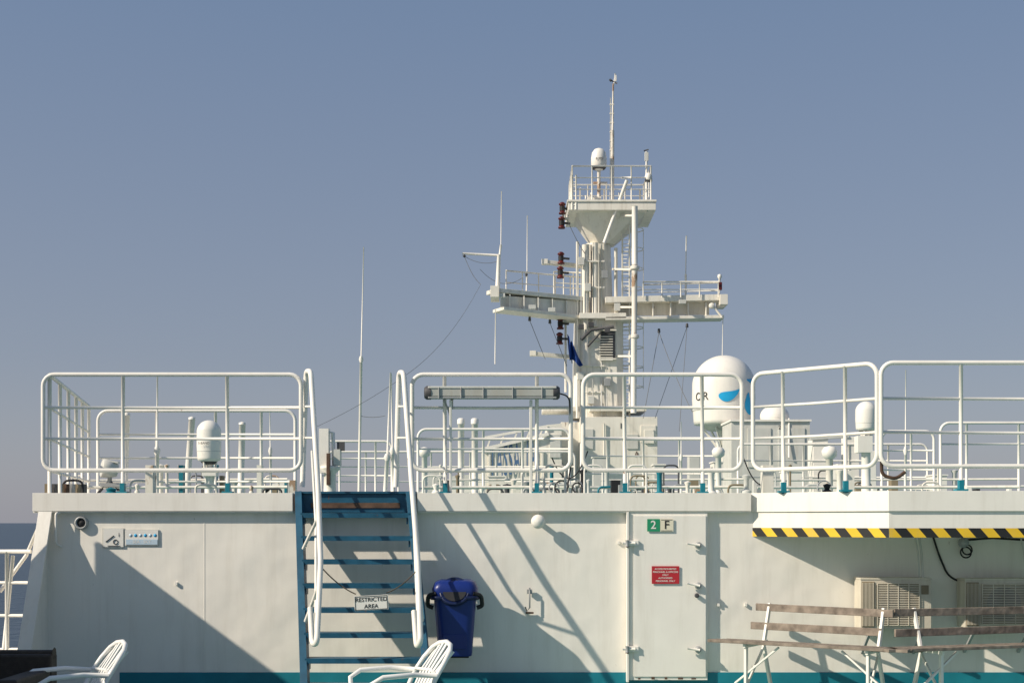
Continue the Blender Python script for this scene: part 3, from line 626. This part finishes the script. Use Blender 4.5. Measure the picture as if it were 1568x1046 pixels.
def blob(a0,z0_,w_,h_,rot,tail=0,m=LBLUE):
    f=wrap(a0,z0_); vs=[f(0,0)];fs=[];n=28;R=4
    for j in range(1,R+1):
        for k in range(n):
            a=2*math.pi*k/n; x=math.cos(a)*w_*j/R; y=math.sin(a)*h_*j/R*(1-tail*math.cos(a)*.8)+.25*w_*math.cos(a)**2*j/R
            vs.append(f(x*math.cos(rot)-y*math.sin(rot),x*math.sin(rot)+y*math.cos(rot)))
    for k in range(n): fs.append((0,1+k,1+(k+1)%n))
    for j in range(R-1):
        for k in range(n): l=(k+1)%n; fs.append((1+j*n+k,1+(j+1)*n+k,1+(j+1)*n+l,1+j*n+l))
    s.add(vs,fs,m,True)
blob(.06,h*.38,.27,.105,.35,.8); blob(.70,h*.27,.27,.11,-1.35,-.6,LBLUE); blob(.86,h*.60,.17,.05,.1,-.3)
s.text('OR',(0,0,0),.27,BLK,warp=wrap(-.92,h*.38),sp=1.25,bold=.004) 
s.tube([c_+Vector((0,0,-.12)),c_+Vector((0,0,-1.6))],.15,WHITE,16)
for k in range(6): a=k*math.pi/3; o=Vector((math.cos(a),math.sin(a),0)); s.beam(c_+o*.5+Vector((0,0,-.08)),c_+o*.16+Vector((0,0,-.55)),.03,.05,WHITE)
s.box(c_+Vector((0,0,-1.05)),(.55,.5,.3),WHITE); s.box(c_+Vector((.1,-.3,-.8)),(.25,.1,.4),LGREY)
s.done()
def dome(px,top,bot,w,D,post=780,ped=.06,nm='satellite_radome'):
    global s
    s=B(nm); c_=pt(px,bot,D); r=w/2/F*D; h=(bot-top)/F*D; s.lathe(c_,dome_prof(r,h),DOME,32); s.lathe(c_,[(0,-.07),(r*.5,-.06),(r*.72,-.01)],DGREY,24)
    s.lathe(c_,[(r*.955,h*.2),(r*.985,h*.205),(r*.985,h*.225),(r*.965,h*.23)],LGREY,32)
    s.tube([c_,pt(px,post,D)],ped,WHITE,10)
    for a in(0,2.1,4.2): s.beam(c_+Vector((math.cos(a)*r*.6,math.sin(a)*r*.6,-.03)),c_+Vector((math.cos(a)*.05,math.sin(a)*.05,-.35)),.02,.03,WHITE)
    return s
s=dome(320,643,704,37,18.8); s.text('S-BAND',pt(312,678,18.6),.045,DGREY); s.box(pt(322,722,18.8),(.2,.2,.12),WHITE); s.done()
s=dome(1186,620,646,44,31); s.done()
s=dome(1326,614,657,32,20,ped=.07); s.box(pt(1322,680,20),(.22,.22,.25),WHITE); s.done()
s=B('equipment_cabinet'); D=30; s.bx(xx(1120,D),xx(1240,D),D,D+1.3,DZ,zz(645,D),LGREY); s.bx(xx(1118,D),xx(1242,D),D-.05,D+1.35,zz(645,D)+.001,zz(642,D),WHITE)
for a,b,c1,d in((1145,655,1180,715),(1192,655,1232,715)): s.bx(xx(a,D),xx(c1,D),D-.025,D,zz(d,D),zz(b,D),LGREY)
s.text('24',pt(1196,654,D-.03),.12,BLK); s.tube([pt(1208,640,D),pt(1208,700,D-.1)],.02,WHITE); s.done(bevel=.01)
s=B('equipment_cabinet'); D=28; s.bx(xx(1297,D),xx(1316,D),D,D+.5,DZ,zz(668,D),WHITE); s.bx(xx(1245,D),xx(1268,D),D,D+.5,DZ,zz(672,D),WHITE); s.beam(pt(1240,672,D),pt(1300,668,D),.06,.05,LGREY); s.done(bevel=.01)
s=B('equipment_cabinet'); D=27; s.bx(xx(1332,D),xx(1342,D),D,D+.3,DZ,zz(690,D),WHITE); s.bx(xx(1055,D),xx(1072,D),D,D+.3,DZ,zz(698,D),LGREY); s.done(bevel=.01)
s=B('searchlight'); D=18; s.tube([pt(168,780,D),pt(168,728,D)],.03,GREY); s.lathe(pt(168,718,D),[(0,-.12),(.09,-.1),(.12,.0),(.13,.1),(.11,.11),(0,.1)],LGREY,18,Vector((-.6,-.3,.1)).to_track_quat('Z','Y')); s.beam(pt(155,742,D),pt(185,742,D),.1,.05,GREY); s.tube([pt(150,755,D),pt(168,735,D),pt(186,755,D)],.02,DGREY); s.beam(pt(158,703,D),pt(182,708,D),.1,.02,LGREY); s.done()
def rod(px,y0,y1,D,r,m=WHITE,nm='whip_antenna',lean=0,y2=None):
    s=B(nm); s.tube([pt(px,y0,D),pt(px+lean*.5,y1,D)],r,m,8)
    if y2: s.tube([pt(px+lean*.5,y1,D),pt(px+lean,y2,D)],r*.5,WHITE,6,r2=r*.35); s.lathe(pt(px+lean*.5,y1,D),[(r,-.06),(r*1.7,0),(r,.06)],m,8)
    s.done()
rod(549,790,550,25,.026,MASTW,lean=8,y2=378); rod(240,780,690,19,.03,lean=1,y2=575); rod(415,780,690,21,.02,lean=-2,y2=620)
rod(588,780,700,22,.035,lean=10,y2=570); rod(603,780,690,22,.03,lean=-4,y2=572); rod(1386,780,690,20,.02,lean=1,y2=566); rod(1043,780,700,24,.02,lean=0,y2=645)
s=B('deck_winch'); D=21; s.lathe(pt(505,735,D),[(.14,-.3),(.16,-.28),(.1,-.2),(.09,.1),(.17,.18),(.17,.22),(0,.24)],MASTW,18); s.box(pt(497,690,D),(.15,.2,.7),WHITE); s.box(pt(517,700,D),(.1,.2,.25),LGREY); s.tube([pt(490,660,D),pt(510,662,D),pt(512,740,D)],.03,WHITE); s.box(pt(522,683,D),(.12,.05,.14),DGREY); s.box(pt(503,718,D-.15),(.05,.1,.5),RUSTY); s.done()
s=B('anchor_windlass'); D=26; s.beam(pt(400,760,D),pt(420,744,D),.5,.08,WHITE); s.beam(pt(420,744,D),pt(445,738,D),.5,.08,WHITE); s.beam(pt(445,738,D),pt(452,760,D),.5,.08,WHITE); s.box(pt(430,755,D),(.5,.5,.25),MASTW); s.done()
s=B('coiled_hoses'); D=16.5
for k in range(5):
    x_=[848,860,878,884,1262][k]; s.tube(arc(pt(x_,746,D),(1,0,0),(0,.2,1),.06+.025*(k%3),0,4.5,14),.010,BLACK if k%2 else GREY,6)
s.tube(sag(pt(845,700,D),pt(900,690,D),.3),.008,BLACK); s.tube(sag(pt(1135,690,D),pt(1180,735,D),.2),.008,BLACK); s.tube(bend([pt(1350,706,D),pt(1350,727,D),pt(1372,733,D),pt(1386,722,D)]),.022,RUSTY,8); s.done()
s=B('deck_pipework')
for i in range(150):
    px=random.uniform(75,1560) if i<90 else random.uniform(640,1340)
    if 450<px<645: continue
    h=random.choice((738,742,745,748,735,728,720,712)); w_=random.uniform(.025,.08); m_=random.choice((BLACK,TEAL,WHITE,LGREY,GREY,DGREY,WHITE,MASTW,MASTW,RUSTPOLE,RUSTPOLE,TAN))
    Dd=random.uniform(15.6,26)
    t=random.random()
    if t<.35: s.lathe(Vector((xx(px,Dd),Dd,DZ)),[(w_,0),(w_,.04),(w_*.5,.06),(w_*.5,zz(h,Dd)-DZ-.05),(w_*.9,zz(h,Dd)-DZ),(0,zz(h,Dd)-DZ+.02)],m_,12)
    elif t<.6: s.box((xx(px,Dd),Dd,(DZ+zz(h,Dd))/2),(w_*1.6,.15,zz(h,Dd)-DZ),m_)
    else: x=xx(px,Dd); z=zz(h,Dd); s.tube(bend([(x,Dd,DZ),(x,Dd,z),(x+.25,Dd,z),(x+.25,Dd,DZ)]),.014,m_)
for a,b in((650,880),(900,1140),(1160,1560),(110,440)): s.tube([pt(a,746,18),pt(b,745,18)],.02,MASTW); s.tube([pt(a+20,735,24),pt(b,733,24)],.02,MASTW)
for i in range(7): px=74+i*9; s.box(pt(px,748,16+i*.15),(.05,.12,.12),random.choice((RUSTY,DGREY,TAN,GREY)))
for px,h_,w_ in((920,700,22),(1010,712,16),(1100,708,14),(665,716,20),(1215,722,26),(1290,712,12),(760,730,24),(1440,728,20)):
    D=27; s.bx(xx(px-w_/2,D),xx(px+w_/2,D),D,D+.5,DZ,zz(h_,D),random.choice((WHITE,MASTW,LGREY))); s.bx(xx(px-w_/2,D)-.02,xx(px+w_/2,D)+.02,D-.02,D+.52,zz(h_,D)+.002,zz(h_,D)+.03,WHITE)
s.done(bevel=.003)
s=B('vent_cowl')
for px,D,h in((1270,20,690),(1100,24,690),(650,26,690)): s.tube([pt(px,790,D),pt(px,h,D)],.055,RUSTPOLE if px==1270 else WHITE,10); s.lathe(pt(px,h,D),[(.06,-.12),(.11,-.08),(.12,0),(.08,.06),(0,.08)],WHITE,14)
s.done()
s=B('forward_bulwark'); s.bx(-5.2,9,40,40.15,DZ,zz(752,40),WHITE)
s.beam(pt(690,752,30),pt(885,740,30),.2,.1,WHITE); s.done()
